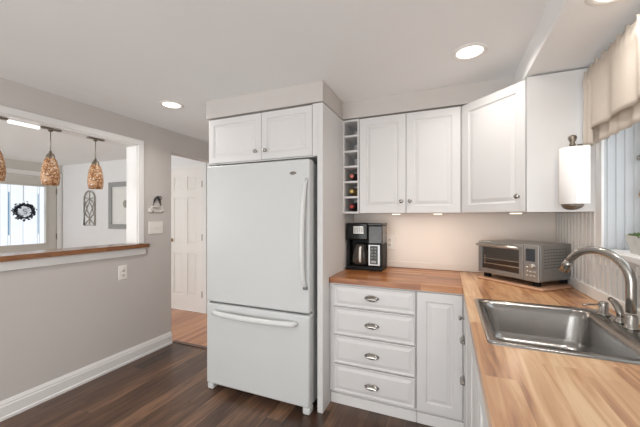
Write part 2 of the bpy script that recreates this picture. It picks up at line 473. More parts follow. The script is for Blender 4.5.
# right wall with deep window recess
WY0, WY1, WZ0, WZ1 = .62, 1.962, 1.155, 2.04
XG = .892
wr = new()
box(wr, XR, XG + .04, YREAR, WY0, 0, 2.40)
box(wr, XR, XG + .04, WY0, WY1, 0, WZ0)
box(wr, XR, XG + .04, WY0, WY1, WZ1, 2.40)
box(wr, XR, XG + .04, WY1 + .012, YB, 0, 2.40)
struct('wall_right', wr, M['wall'], 'right wall around the deep window')

def beadboard(length, height, pitch=.055, depth=.012):
    """local: x along, z up, front face -Y at y=-0.008"""
    t = bmesh.new(); xs = []
    n = max(1, round(length / pitch)); p = length / n; f = -.004 - depth; g = p * .36
    for i in range(n):
        x = i * p
        xs += [(x, -.003), (x + g, -.003), (x + g + .001, f), (x + p - .001, f)]
    xs.append((length, -.003))
    a = [t.verts.new((x, y, 0)) for x, y in xs]; b = [t.verts.new((x, y, height)) for x, y in xs]
    for i in range(len(xs) - 1): t.faces.new((a[i], a[i + 1], b[i + 1], b[i]))
    c = [t.verts.new((0, 0, 0)), t.verts.new((length, 0, 0)), t.verts.new((0, 0, height)), t.verts.new((length, 0, height))]
    t.faces.new((c[0], c[1], c[3], c[2])); t.faces.new((a[0], b[0], c[2], c[0])); t.faces.new((a[-1], c[1], c[3], b[-1]))
    t.faces.new([*b, c[3], c[2]]); t.faces.new([c[0], c[1], *a[::-1]])
    bmesh.ops.recalc_face_normals(t, faces=t.faces[:])
    return t
def placed_struct(name, bm, m, loc, rz, label, cat):
    bm.transform(Matrix.Translation(loc) @ Matrix.Rotation(rz, 4, 'Z'))
    return struct(name, bm, m, label, cat)
# beadboard splash under the window and cabinet on the right wall
placed_struct('trim_3', beadboard(YB - .02 - 2.03, .395), M['bead'], (XR, YB - .02, .975), R(-90), 'white beadboard panel on the right wall under the corner cabinet', 'beadboard')
placed_struct('trim_4', beadboard(2.03 - .2, .165), M['bead'], (XR, 2.03, .975), R(-90), 'white beadboard strip on the right wall below the window sill', 'beadboard')
struct('trim_5', bx(XR - .024, XR, .2, YB - .02, .9135, .975, .005), M['trim'], 'white skirting strip on the worktop along the right wall')
struct('trim_6', bx(PX + .002, XR, YB - .018, YB, .9135, .965, .004), M['splash'], 'cream skirting strip on the worktop along the back wall')
struct('backsplash', bx(PX + .002, XR, YB - .006, YB, .965, UB), M['splash'], 'smooth cream backsplash panel behind coffee maker and oven', 'backsplash')
# window: sill, jambs, sash
sb = new()
box(sb, .680, XG, WY0, WY1, 1.156, 1.184, .004)
box(sb, .680, XR, WY1, 2.028, 1.156, 1.184, .004)
struct('window_sill', sb, M['trim'], 'white window sill board', 'window sill')
struct('trim_7', bx(.708, XR, .55, 2.028, 1.105, 1.156, .003), M['trim'], 'white apron under the window sill')
struct('trim_8', bx(.709, XR, WY1, 2.03, 1.184, 2.09, .003), M['trim'], 'white casing strip beside the window')
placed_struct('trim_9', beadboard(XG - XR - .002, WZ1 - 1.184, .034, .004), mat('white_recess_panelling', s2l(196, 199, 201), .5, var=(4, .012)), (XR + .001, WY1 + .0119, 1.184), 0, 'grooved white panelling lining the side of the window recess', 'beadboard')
sw = new()
for y0, y1, z0, z1 in ((WY1 - .062, WY1, 1.184, 2.04), (WY0, WY0 + .055, 1.184, 2.04), (1.25, 1.30, 1.184, 2.04),
                       (WY0, WY1, 1.184, 1.235), (WY0, WY1, 1.99, 2.04), (WY0, WY1, 1.655, 1.69)):
    box(sw, XG - .03, XG + .02, y0, y1, z0, z1, .003)
w1 = struct('window_1', sw, M['trim'], 'white framed double sash window over the sink')
obj('pane', bx(XG - .003, XG + .001, WY0 + .05, WY1 - .06, 1.23, 2.0), M['glass'], w1)
wl_ = new()
lathe(wl_, [(0, 0), (.016, 0), (.017, .006), (.011, .01), (.010, .016), (.014, .022), (.012, .03), (0, .032)], 18, Matrix.Translation((XG - .03, 1.925, 1.624)) @ Matrix.Rotation(R(-90), 4, 'Y'))
obj('sash_lock', wl_, M['nickel'], w1, label='round pewter sash knob')

# soffits
sf = new()
box(sf, -1.81, PX, YF, YB, ZS, ZC + .02)
box(sf, PX, .403, 2.373, YB, ZS, ZC + .02)
struct('soffit_back', sf, M['wall'], 'greige boxed soffit above the wall cabinets and refrigerator', 'soffit')
struct('soffit_right', bx(.403, XR, YREAR, YB, ZS, ZC + .02, .006), M['ceiling'], 'off white boxed soffit above the sink and window', 'soffit')

# ================================================================== doors of the hall and lounge
def six_panel(w, h, t=.035):
    bm = new(); f = -t / 2
    st, mid = .1, .09
    pw = (w - 2 * st - mid) / 2
    rows = [(.22, .82), (.95, 1.62), (1.72, 1.92)]
    xs = [(st, st + pw), (st + pw + mid, w - st)]
    box(bm, 0, w, f + .012, t / 2, 0, h)
    box(bm, 0, st, f, f + .012, 0, h); box(bm, w - st, w, f, f + .012, 0, h); box(bm, st + pw, st + pw + mid, f, f + .012, 0, h)
    zs = [0] + [z for r in rows for z in r] + [h]
    for x0, x1 in xs:
        for z0, z1 in zip(zs[::2], zs[1::2]): box(bm, x0, x1, f, f + .012, z0, z1)
        for z0, z1 in rows:
            panel_face(bm, x0, x1, z0, z1, f + .0125, [(0, f + .0118), (.002, f + .0117), (.012, f + .0115), (.03, f + .003), (.034, f + .003)])
    return bm
dw = D1X1 - D1X0 - .03
d1 = obj('door_1', six_panel(dw, 2.02), M['door'], loc=(D1X0 + .015, YFAR + .005, .008))
d1['kind'] = 'structure'; d1['label'] = 'cream white six panel hall door with brass knob'; d1['category'] = 'door'
kb = lathe(new(), [(0, 0), (.026, 0), (.026, .006), (.011, .012), (.011, .028), (.022, .036), (.026, .046), (.022, .056), (0, .06)], 20, Matrix.Translation((.06, -.017, 1.0)) @ Matrix.Rotation(R(90), 4, 'X'))
obj('door_knob', kb, M['brass'], d1, label='round brass knob')
for z in (.25, 1.05, 1.80):
    obj('hinge', bx(dw - .002, dw + .012, -.026, -.018, z - .045, z + .045, .002), M['bronze'], d1)
dc = new()
box(dc, D1X1 - .012, D1X1 + .058, YFAR - .018, YFAR, 0, 2.025, .003); box(dc, D1X0 - .058, D1X0 + .012, YFAR - .018, YFAR, 0, 2.025, .003)
box(dc, D1X0 - .058, D1X1 + .058, YFAR - .018, YFAR, 2.025, 2.095, .003)
struct('trim_10', dc, M['trim'], 'white casing around the hall door')

# front door with decorative glass
ed = new()
for y0, y1, z0, z1 in ((DY0 + .01, GY0, .008, 2.03), (GY1, DY1 - .01, .008, 2.03), (GY0, GY1, .008, GZ0), (GY0, GY1, GZ1, 2.03)):
    box(ed, XFAR - .045, XFAR, y0, y1, z0, z1)
for y0, y1, z0, z1 in ((GY0 - .02, GY1 + .02, GZ1, GZ1 + .022), (GY0 - .02, GY1 + .02, GZ0 - .022, GZ0), (GY0 - .022, GY0, GZ0, GZ1), (GY1, GY1 + .022, GZ0, GZ1)):
    box(ed, XFAR, XFAR + .012, y0, y1, z0, z1, .003)
d2 = struct('door_2', ed, M['entry'], 'greige front door with large leaded glass light', 'door')
obj('pane', bx(XFAR - .02, XFAR - .015, GY0, GY1, GZ0, GZ1), M['glass'], d2)
cm = new(); cb2 = new()
for y in (2.60, 2.63, 2.98, 3.01): box(cm, XFAR - .014, XFAR - .010, y - .002, y + .002, GZ0, GZ1)
box(cm, XFAR - .014, XFAR - .010, 2.787, 2.791, GZ0, GZ1)
obj('leading', cm, M['came'], d2)
for y0, y1 in ((2.604, 2.620), (2.990, 3.000)): box(cb2, XFAR - .0145, XFAR - .010, y0, y1, 1.054, 1.746)
obj('coloured_glass', cb2, M['blue'], d2, label='pale blue strips in the glass')
for z in (.3, 1.0, 1.8):
    obj('hinge', bx(XFAR, XFAR + .012, DY1 - .018, DY1 - .004, z - .05, z + .05, .002), M['bronze'], d2)
fc = new()
box(fc, XFAR, XFAR + .02, DY1, DY1 + .065, 0, 2.05, .003); box(fc, XFAR, XFAR + .02, DY0 - .065, DY0, 0, 2.05, .003)
box(fc, XFAR, XFAR + .02, DY0 - .065, DY1 + .065, 2.05, 2.12, .003)
struct('trim_11', fc, M['trim'], 'white casing around the front door')

# wreath
wr_t = thing('wreath', 'round wreath of dark navy leaves around a pale flower disc on the front door glass', 'wreath', (XFAR + .03, 2.785, 1.437))
lf = new()
for i in range(230):
    a = random.uniform(0, 2 * PI); r = random.gauss(.118, .018); L_ = random.uniform(.03, .05)
    d = a + random.uniform(-1, 1)
    t = bmesh.new()
    pts = [(-L_ / 2, 0, 0), (0, .011, .004), (L_ / 2, 0, 0), (0, -.011, .004), (0, 0, -.004)]
    v = [t.verts.new(p) for p in pts]
    for q in ((0, 1, 4), (1, 2, 4), (2, 3, 4), (3, 0, 4), (0, 3, 1), (1, 3, 2)): t.faces.new([v[k] for k in q])
    mt = Matrix.Translation((random.uniform(0, .03), r * math.cos(a), r * math.sin(a))) @ Matrix.Rotation(R(90), 4, 'Y') @ Matrix.Rotation(d, 4, 'Z') @ Matrix.Rotation(random.uniform(-.6, .6), 4, 'X')
    merge(lf, t, mt)
tube(lf, [(.01, .105 * math.cos(2 * PI * i / 28), .105 * math.sin(2 * PI * i / 28)) for i in range(28)], .012, 8, True)
obj('leaves', lf, M['navy'], wr_t)
pf = new()
for ring_, n, ln in ((.07, 16, .05), (.045, 12, .05), (.02, 8, .045)):
    for i in range(n):
        a = 2 * PI * i / n + ring_ * 9
        merge(pf, lathe(new(), [(0, -.5), (.6, -.2), (.8, .1), (.4, .45), (0, .5)], 8),
              Matrix.Translation((.012 + (.07 - ring_) * .25, ring_ * math.cos(a), ring_ * math.sin(a))) @ Matrix.Rotation(a - PI / 2, 4, 'X') @ Matrix.Diagonal((.005, .016, ln, 1)))
obj('flower', pf, M['petal'], wr_t)
sp = [(.036, .028 * math.cos(R(x)) , .026 + .026 * math.sin(R(x))) for x in range(40, 271, 23)] + [(.036, .028 * math.cos(R(x)), -.026 + .026 * math.sin(R(x))) for x in range(90, -141, -23)]
sp = [(x, y * .8, z * .8) for x, y, z in sp]
obj('letter_s', tube(new(), sp, .0035, 6), M['blackm'], wr_t, label='dark curled letter S')
obj('hanger', tube(new(), [(.012, 0, .10), (-.008, 0, .20), (-.0085, 0, .43)], .003, 6), M['bronze'], wr_t)

# arched wall panel
ar = thing('arched_wall_panel', 'narrow weathered openwork arch hanging on the pale wall behind the opening', 'wall decoration', (-5.675, YFAR - .001, 1.193))
w_, h_ = .145, .590
fr = new()
outer = [(-w_, 0), (w_, 0), (w_, h_ - w_)] + [(w_ * math.cos(R(a)), h_ - w_ + w_ * math.sin(R(a))) for a in range(15, 180, 15)] + [(-w_, h_ - w_)]
tube(fr, [(x, -.012, z + .012) for x, z in outer], .012, 6, True)
obj('arch_frame', fr, M['archwood'], ar)
lt = new()
def dia(cz, hh, ww):
    tube(lt, [(0, -.012, cz + hh), (ww * .7, -.012, cz + hh * .4), (ww, -.012, cz), (ww * .7, -.012, cz - hh * .4), (0, -.012, cz - hh), (-ww * .7, -.012, cz - hh * .4), (-ww, -.012, cz), (-ww * .7, -.012, cz + hh * .4)], .007, 6, True)
dia(.30, .11, .075)
for z0, z1 in ((.012, .23), (.37, .56)):
    tube(lt, [(-.15, -.012, z0), (0, -.012, (z0 + z1) / 2), (.15, -.012, min(z1, .49))], .0075, 6)
    tube(lt, [(.15, -.012, z0), (0, -.012, (z0 + z1) / 2), (-.15, -.012, min(z1, .49))], .0075, 6)
tube(lt, [(0, -.012, .02), (0, -.012, .2)], .007, 6); tube(lt, [(0, -.012, .40), (0, -.012, .6)], .007, 6)
tube(lt, [(-.15, -.012, .16), (-.07, -.012, .3), (-.15, -.012, .44)], .007, 6); tube(lt, [(.15, -.012, .16), (.07, -.012, .3), (.15, -.012, .44)], .007, 6)
obj('lattice', lt, M['archwood'], ar)

# framed picture / mirror
mr = thing('framed_picture', 'grey wood framed picture with pale mount, half hidden by the opening edge', 'picture', (-4.83, YFAR - .001, 1.155))
pw_, ph_ = .31, .755
ff = new()
for x0, x1, z0, z1 in ((-pw_, pw_, 0, .075), (-pw_, pw_, ph_ - .075, ph_), (-pw_, -pw_ + .075, .075, ph_ - .075), (pw_ - .075, pw_, .075, ph_ - .075)):
    box(ff, x0, x1, -.04, 0, z0, z1, .004)
obj('picture_frame', ff, M['greywood'], mr)
obj('mount', bx(-pw_ + .075, pw_ - .075, -.02, -.008, .075, ph_ - .075), M['mat_board'], mr)
orn = new(); lathe(orn, [(0, 0), (.055, 0), (.06, .008), (.05, .012), (0, .013)], 20, Matrix.Translation((.09, -.02, .40)) @ Matrix.Rotation(R(90), 4, 'X'))
obj('motif', orn, M['archwood'], mr, label='small dark round motif')

# ================================================================== ledge, pendants, tube light
lg = bx(XLo - .06, XL + .045, OY0 + .001, OY1 - .013, 1.0505, 1.087)
box(lg, XL + .0175, XL + .045, OY1 - .013, 2.118, 1.0505, 1.087, 0)
tag(obj('wooden_ledge', lg, M['ledge']), 'oiled wood ledge lying across the sill of the wall opening', 'ledge')
PXX = -2.79
pd = thing('pendant_light', 'middle-height amber mosaic pendant, the one nearest the front door view', 'pendant light', (PXX, 1.362, OZ1 - e), group='mosaic pendants in the opening')
pb = new()
box(pb, -.018, .018, -.066, .066, -.012, 0, .004)
lathe(pb, [(0, -.026), (.014, -.024), (.018, -.012)], 20)
obj('canopy', pb, M['bronze'], pd)
obj('cord', tube(new(), [(0, 0, -.022), (0, 0, -.18)], .003, 8), M['bronze'], pd)
DZ = -.022
obj('socket_cap', lathe(new(), [(r_, z_ + DZ) for r_, z_ in [(0, -.150), (.008, -.153), (.010, -.166), (.020, -.174), (.027, -.190), (.030, -.208), (.031, -.216), (0, -.216)]], 24), M['bronze'], pd)
obj('lamp_shade', lathe(new(), [(r_, z_ + DZ) for r_, z_ in [(.029, -.205), (.036, -.218), (.044, -.243), (.051, -.275), (.056, -.315), (.058, -.350), (.055, -.385), (.050, -.410), (.048, -.410), (.053, -.384), (.056, -.35), (.054, -.315), (.049, -.277), (.042, -.245), (.034, -.220), (.027, -.208)]], 32), M['mosaic'], pd, label='amber brown mosaic glass shade')
obj('bulb', lathe(new(), [(r_, z_ + DZ) for r_, z_ in [(0, -.33), (.018, -.325), (.026, -.305), (.024, -.28), (.013, -.255), (.013, -.217)]], 16), M['under'], pd)
pd['label'] = 'amber mosaic pendant hanging in the opening beside the end of the glowing tube'
dup(pd, (PXX, 1.685, OZ1 - e), 'amber mosaic pendant nearest the framed picture and arched panel')
dup(pd, (PXX, 1.048, OZ1 - e), 'amber mosaic pendant cut off by the left edge of the photo')
tl = thing('tube_light', 'bright white linear tube under the head of the opening between two pendants', 'tube light', (PXX, 1.205, OZ1 - e))
obj('tube', bx(-.014, .014, -.088, .088, -.026, -.006, .004), M['strip'], tl)
obj('mounting_channel', bx(-.014, .014, -.0885, .0885, -.006, -.0002), M['trim'], tl)

# ================================================================== wall fittings on the left wall
def cover_plate(w, h, kind):
    """local: face towards -Y"""
    o = thing('switch_plate' if kind == 'switch' else 'outlet', '', 'switch' if kind == 'switch' else 'outlet')
    obj('cover_plate', panel_face(new(), -w / 2, w / 2, -h / 2, h / 2, 0, [(0, -.003), (.003, -.006), (.006, -.0065)]), M['plate'], o)
    if kind == 'switch':
        for x in (-.023, .023) if w < .13 else (-.046, 0, .046):
            b = new(); box(b, x - .005, x + .005, -.0085, -.006, -.012, .012); box(b, x - .0035, x + .0035, -.017, -.0085, -.001, .009)
            obj('toggle', b, M['plate'], o)
    else:
        for z in (-.02, .02):
            b = new(); lathe(b, [(0, .0075), (.0165, .0075), (.017, .006)], 18, Matrix.Translation((0, 0, z)) @ Matrix.Rotation(R(90), 4, 'X'))
            s = obj('socket', b, M['plate'], o)
            c = new()
            box(c, -.008, -.005, -.0085, -.0072, z - .002, z + .007); box(c, .005, .008, -.0085, -.0072, z - .002, z + .007)
            box(c, -.002, .002, -.0085, -.0072, z - .010, z - .006)
            obj('slots', c, M['slot'], s)
    return o
s1 = cover_plate(.165, .125, 'switch'); s1.location = (XL + .0005, 2.221, 1.236); s1.rotation_euler = (0, 0, R(90)); s1['label'] = 'three toggle ivory switch plate beside the doorway'
o1 = cover_plate(.082, .128, 'outlet'); o1.location = (XL + .0005, 1.880, .840); o1.rotation_euler = (0, 0, R(90)); o1['label'] = 'white outlet on the left wall below the wooden ledge'
o2 = cover_plate(.085, .125, 'outlet'); o2.location = (-.463, YB - .0065, 1.127); o2['label'] = 'white outlet on the backsplash right of the coffee maker'

wh = thing('wall_plaque', 'small plaque with black curled figure above the switch plate', 'wall decoration', (XL + .001, 2.221, 1.43), (0, 0, R(90)))
obj('figure', tube(tube(tube(new(), bez((-.045, -.02, .03), (-.03, -.02, .085), (-.02, -.02, .11), (.01, -.02, .118), 8), [.003, .004, .006, .008, .010, .010, .010, .010, .009], 8),
    bez((.01, -.02, .118), (.03, -.02, .10), (.03, -.02, .06), (.046, -.02, .028), 8), [.009, .011, .011, .010, .009, .008, .006, .005, .003], 8),
    [(.03 + .018 * math.cos(R(a)), -.02, .108 + .018 * math.sin(R(a))) for a in range(0, 360, 30)], .004, 6, True), M['iron'], wh)
pq = new(); box(pq, -.085, .085, -.012, 0, -.035, .004, .003); box(pq, -.06, .06, -.028, 0, .012, .020, .002)
for sx in (-.05, .05): box(pq, sx - .004, sx + .004, -.02, -.004, .003, .013)
obj('plaque', pq, M['plate'], wh, label='ivory base plaque')
sc_ = new()
for z, x0, x1 in ((-.008, -.065, .06), (-.022, -.055, .035)):
    tube(sc_, [(x0 + (x1 - x0) * i / 24, -.0125, z + .003 * math.sin(i * 2.1)) for i in range(25)], .0012, 5)
obj('script_line', sc_, M['slot'], wh, label='tiny dark handwriting')
for x in (-.05, .06): obj('hook', tube(new(), [(x, -.012, -.03), (x, -.03, -.036), (x, -.034, -.026)], .003, 6), M['iron'], wh)

# ================================================================== refrigerator
FX0, FX1, FY = -1.744, -.861, 1.87
fr = thing('refrigerator', 'large white bottom freezer refrigerator with pebbled doors', 'refrigerator', ((FX0 + FX1) / 2, 1.93, 0))
hw = (FX1 - FX0) / 2
DYF, DYB = -.06, .015      # door front / back in local y
obj('body', bx(-hw + .004, hw - .004, .022, .66, .045, 1.722, .006), M['fridge'], fr)
obj('gasket', bx(-hw + .012, hw - .012, .0155, .0215, .09, 1.715), M['gasket'], fr)
def soft_door(z0, z1):
    b = new(); t = bmesh.new(); bmesh.ops.create_cube(t, size=1)
    for v in t.verts: v.co = Vector((v.co.x * 2 * hw, (DYF + DYB) / 2 + v.co.y * (DYB - DYF), (z0 + z1) / 2 + v.co.z * (z1 - z0)))
    ed_ = [e_ for e_ in t.edges if all(abs(v.co.y - DYF) < 1e-6 for v in e_.verts) or abs(e_.verts[0].co.y - e_.verts[1].co.y) > 1e-3]
    bmesh.ops.bevel(t, geom=ed_, offset=.014, segments=5, profile=.5, affect='EDGES')
    for f in t.faces: f.smooth = False
    merge(b, t); return b
dr = obj('refrigerator_door', soft_door(.689, 1.738), M['fridge'], fr)
fz = obj('freezer_drawer', soft_door(.052, .677), M['fridge'], fr)
# long bowed door handle at the right edge
hx = hw - .022
hp = [(hx + .004, DYF + .006, 1.60)] + bez((hx + .002, DYF - .022, 1.57), (hx - .012, DYF - .05, 1.40), (hx - .018, DYF - .054, 1.05), (hx - .004, DYF - .032, .90), 14) + [(hx, DYF + .006, .865)]
obj('door_handle', tube(new(), hp, [.012] + [.014 + .004 * math.sin(PI * i / 14) for i in range(15)] + [.013], 12), M['fridge_s'], dr, label='smooth bowed white door handle')
obj('handle_end', bx(hx - .016, hx + .014, DYF - .022, DYF - .0005, .855, .875, .004), M['gasket'], dr)
hp = [(-hw + .088, DYF + .006, .616)] + bez((-hw + .10, DYF - .028, .616), (-hw + .23, DYF - .062, .612), (hw - .26, DYF - .062, .612), (hw - .105, DYF - .028, .616), 14) + [(hw - .092, DYF + .006, .616)]
obj('drawer_handle', tube(new(), hp, [.016] + [.020] * 15 + [.016], 12), M['fridge_s'], fz, label='smooth bowed white freezer handle')
lo = lathe(new(), [(0, .004), (.85, .004), (1, .0015), (1, 0)], 28, Matrix.Translation((-.982 - (FX0 + FX1) / 2, DYF, 1.645)) @ Matrix.Rotation(R(90), 4, 'X') @ Matrix.Diagonal((.026, .011, 1, 1)))
lgo = obj('badge', lo, M['bronze'], dr, label='small oval grey badge')
lt_ = new()
for i, x in enumerate((-.012, -.004, .004, .012)):
    box(lt_, -.982 - (FX0 + FX1) / 2 + x - .0022, -.982 - (FX0 + FX1) / 2 + x + .0022, DYF - .0052, DYF - .004, 1.641, 1.649)
obj('badge_mark', lt_, M['button'], lgo)
obj('hinge_cover', bx(-hw + .01, -hw + .09, -.045, .05, 1.7385, 1.752, .004), M['gasket'], fr)
obj('toe_grille', bx(-hw + .03, hw - .03, .02, .04, .012, .06), M['gasket'], fr)
for sx in (-1, 1):
    f = new(); box(f, sx * (hw - .028) - .028, sx * (hw - .028) + .028, -.052, .02, .0, .0515, .014, 4)
    obj('foot', f, M['fridge_s'], fr, label='rounded white roller cover')

# ================================================================== fridge enclosure cabinet
def knob(parent, x, y, z, m=None, rz=0):
    b = lathe(new(), [(0, 0), (.008, 0), (.006, .004), (.005, .012), (.012, .018), (.0145, .023), (.012, .028), (0, .030)], 18,
              Matrix.Translation((x, y, z)) @ Matrix.Rotation(rz, 4, 'Z') @ Matrix.Rotation(R(90), 4, 'X'))
    return obj('knob', b, m or M['nickel'], parent)
def cup_pull(parent, x, y, z):
    """bin pull: half-dome open downwards, local front -Y"""
    b = new(); t = bmesh.new(); n, k = 16, 7; rows = []
    for j in range(k + 1):
        ph = R(90) * j / k
        rows.append([t.verts.new((x + .047 * math.cos(PI * i / n) * math.cos(ph * .0) * (1 - .0 * j) * math.cos(ph * .55), y - .024 * math.sin(ph) , z + .021 * math.sin(PI * i / n) * math.cos(ph) + (-.006 * math.sin(ph)))) for i in range(n + 1)])
    for j in range(k):
        for i in range(n): t.faces.new((rows[j][i], rows[j][i + 1], rows[j + 1][i + 1], rows[j + 1][i]))
    bmesh.ops.recalc_face_normals(t, faces=t.faces[:])
    for f in t.faces: f.smooth = True
    bmesh.ops.solidify(t, geom=t.faces[:], thickness=.002)
    merge(b, t)
    tube(b, [(x - .05, y - .002, z - .001), (x - .043, y - .006, z + .010), (x - .02, y - .005, z + .0215), (x + .02, y - .005, z + .0215), (x + .043, y - .006, z + .010), (x + .05, y - .002, z - .001)], .0025, 6)
    lathe(b, [(0, 0), (.040, 0), (.044, .006), (.036, .014), (.02, .019), (0, .021)], 20, Matrix.Translation((x, y, z - .002)) @ Matrix.Diagonal((1, 1, .42, 1)) @ Matrix.Rotation(R(90), 4, 'X'))
    return obj('cup_pull', b, M['nickel'], parent, label='brushed nickel cup pull')

CX0 = -1.79
fc = thing('fridge_surround_cabinet', 'tall white cabinet surround with two doors above the refrigerator', 'cabinet', ((CX0 + PX) / 2, YF + .02, 0))
ox = (CX0 + PX) / 2
cwid = (PX - CX0) / 2
b = new()
box(b, -cwid, cwid - .0205, 0, .70, 1.765, 2.128); obj('upper_box', b, M['cab'], fc)
b = new(); box(b, cwid - .040, cwid, -.02, .0, 0, 2.128, .0015); box(b, cwid - .02, cwid, 0, .72, 0, 2.128)
obj('side_panel', b, M['cab'], fc)
obj('side_panel', bx(-cwid, -cwid + .018, -.018, .72, 0, 1.764), M['cab'], fc)
b = new(); box(b, -.867 - ox, cwid - .0405, -.019, -.0003, 1.766, 2.128, .0015); obj('filler_strip', b, M['cab'], fc)
for x0, x1, kx in ((CX0 + .006, -1.2865, -1.328), (-1.2835, -.870, -1.243)):
    d = obj('cabinet_door', raised_door(x1 - x0, 2.122 - 1.772, .02, .048, x0 - ox, 1.772), M['cab'], fc, loc=(0, -.0003, 0))
    knob(d, kx - ox, -.02, 1.835)

# ================================================================== base cabinets
YBF = 2.079     # front of face frames, back run
DT = .02
db = thing('drawer_base_cabinet', 'white base cabinet with four stacked drawers beside the fridge surround', 'cabinet', ((PX - .19) / 2, YBF, 0))
ox = (PX - .19) / 2
x0, x1 = PX + .002 - ox, -.191 - ox
obj('cabinet_box', bx(x0, x1, 0, .60, .095, .872), M['cab'], db)
obj('toe_board', bx(x0, x1, .03, .05, 0, .0945), M['cab'], db)
b = new(); box(b, x0, x1, .012, .03, 0, .07, .003); obj('toe_moulding', b, M['trim'], db)
for z0, z1, kz in ((.712, .862, .787), (.512, .704, .600), (.307, .504, .395), (.105, .299, .185)):
    d = obj('drawer', raised_door(.562, z1 - z0, DT, .006, -.758 - ox, z0), M['cab'], db, loc=(0, -.0003, 0))
    cup_pull(d, -.478 - ox, -DT, kz)

cbn = thing('corner_base_cabinet', 'white base cabinet with one tall raised panel door in the corner', 'cabinet', (-.19, YBF, 0))
obj('cabinet_box', bx(.001, .294, 0, .60, .095, .872), M['cab'], cbn)
obj('toe_board', bx(.001, .294, .03, .05, 0, .0945), M['cab'], cbn)
obj('toe_moulding', bx(.001, .294, .012, .03, 0, .07, .003), M['trim'], cbn)
obj('cabinet_door', raised_door(.268, .757, DT, .055, .005, .105), M['cab'], cbn, loc=(0, -.0003, 0))

# right run, fronts face -X (local front -Y rotated -90)
XBF = .106
def right_unit(name, label, y1, y0, fronts):
    """y1 far end, y0 near end; local x runs from far (0) to near"""
    w = y1 - y0
    t = thing(name, label, 'cabinet', (XBF, y1, 0), (0, 0, R(-90)))
    # open-topped carcass: panels, so the sink bowl has room
    b = new(); box(b, .001, w - .001, 0, .018, .095, .872); box(b, .001, .019, .018, .60, .095, .872); box(b, w - .019, w - .001, .018, .60, .095, .872)
    box(b, .019, w - .019, .018, .60, .095, .113)
    obj('cabinet_box', b, M['cab'], t)
    obj('toe_board', bx(.001, w - .001, .03, .05, 0, .0945), M['cab'], t)
    for kind, xa, xb, z0, z1, hx_, hz in fronts:
        d = obj('drawer' if kind == 'drawer' else 'cabinet_door', raised_door(xb - xa, z1 - z0, DT, .006 if kind == 'drawer' else .055, xa, z0), M['cab'], t, loc=(0, -.0003, 0))
        if kind == 'drawer': cup_pull(d, hx_, -DT, hz)
        elif hz: knob(d, hx_, -DT, hz)
    return t
right_unit('drawer_base_cabinet', 'white drawer cabinet under the right worktop next to the corner', 2.055, 1.80,
           [('door', .03, .25, .742, .862, .10, .757), ('drawer', .03, .25, .50, .732, .125, .640), ('drawer', .03, .25, .105, .49, .125, .41)])
right_unit('sink_base_cabinet', 'white double door cabinet under the sink', 1.799, 1.05,
           [('door', .005, .372, .105, .862, 0, 0), ('door', .376, .744, .105, .862, 0, 0)])
right_unit('worktop_base_cabinet', 'white cabinet below the near end of the right worktop', 1.049, .25,
           [('door', .005, .397, .105, .862, 0, 0), ('door', .401, .794, .105, .862, 0, 0)])

# ================================================================== worktop
YCF = YB - .637; XCF = XR - .637     # front edges
ZT0, ZT1 = .873, .912
ct = thing('countertop', 'butcher block worktop running along the back wall and right wall', 'countertop', (XCF, YCF, ZT0))
def w2(bm): bm.transform(Matrix.Translation((-XCF, -YCF, -ZT0))); return bm
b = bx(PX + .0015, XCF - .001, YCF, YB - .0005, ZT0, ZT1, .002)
obj('worktop_slab', w2(b), M['block_b'], ct, label='darker toned butcher block slab on the back wall')
SX0, SX1, SY0, SY1 = .150, .640, 1.205, 1.775    # cut-out
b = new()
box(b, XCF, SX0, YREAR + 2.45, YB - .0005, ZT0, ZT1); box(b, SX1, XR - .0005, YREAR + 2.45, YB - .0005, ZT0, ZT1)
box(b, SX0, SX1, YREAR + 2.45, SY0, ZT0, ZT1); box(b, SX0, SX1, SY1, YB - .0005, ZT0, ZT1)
obj('worktop_slab', w2(b), M['block_r'], ct, label='butcher block slab holding the sink, coloured paler for window glare')

# ================================================================== sink
sk = thing('sink', 'stainless steel single bowl sink set into the worktop', 'sink', (.395, 1.49, ZT1))
def rrect(x0, x1, y0, y1, r, z, n=6):
    o = []
    for cx, cy, a0 in ((x1 - r, y1 - r, 0), (x0 + r, y1 - r, 90), (x0 + r, y0 + r, 180), (x1 - r, y0 + r, 270)):
        for i in range(n + 1):
            a = R(a0 + 90 * i / n); o.append((cx + r * math.cos(a), cy + r * math.sin(a), z))
    return o
def loft(loops, cap=True):
    t = bmesh.new(); rs = [[t.verts.new(p) for p in l] for l in loops]; n = len(loops[0])
    for A, B in zip(rs, rs[1:]):
        for i in range(n): t.faces.new((A[i], A[(i + 1) % n], B[(i + 1) % n], B[i]))
    if cap: t.faces.new(rs[-1])
    bmesh.ops.recalc_face_normals(t, faces=t.faces[:])
    for f in t.faces: f.smooth = len(f.verts) == 4
    return t
ax, ay = .395, 1.49
def L2(x0, x1, y0, y1, r, z): return rrect(x0 - ax, x1 - ax, y0 - ay, y1 - ay, r, z)
bw = loft([L2(.125, .668, 1.180, 1.800, .022, .0003), L2(.126, .667, 1.181, 1.799, .022, .004), L2(.130, .663, 1.185, 1.795, .02, .0062),
           L2(.150, .585, 1.212, 1.768, .05, .0062), L2(.154, .582, 1.216, 1.764, .05, .003),
           L2(.160, .577, 1.222, 1.758, .055, -.004), L2(.166, .570, 1.230, 1.750, .06, -.03), L2(.174, .562, 1.238, 1.742, .07, -.13), L2(.184, .552, 1.248, 1.732, .075, -.158),
           L2(.205, .53, 1.27, 1.71, .07, -.172), L2(.235, .50, 1.30, 1.68, .07, -.176)])
obj('bowl', bw, M['sink'], sk)
dr_ = new(); lathe(dr_, [(0, -.174), (.02, -.1735), (.022, -.1725), (.040, -.1722), (.044, -.1745)], 24, Matrix.Translation((-.02, .02, 0)))
obj('drain', dr_, M['nickel'], sk)

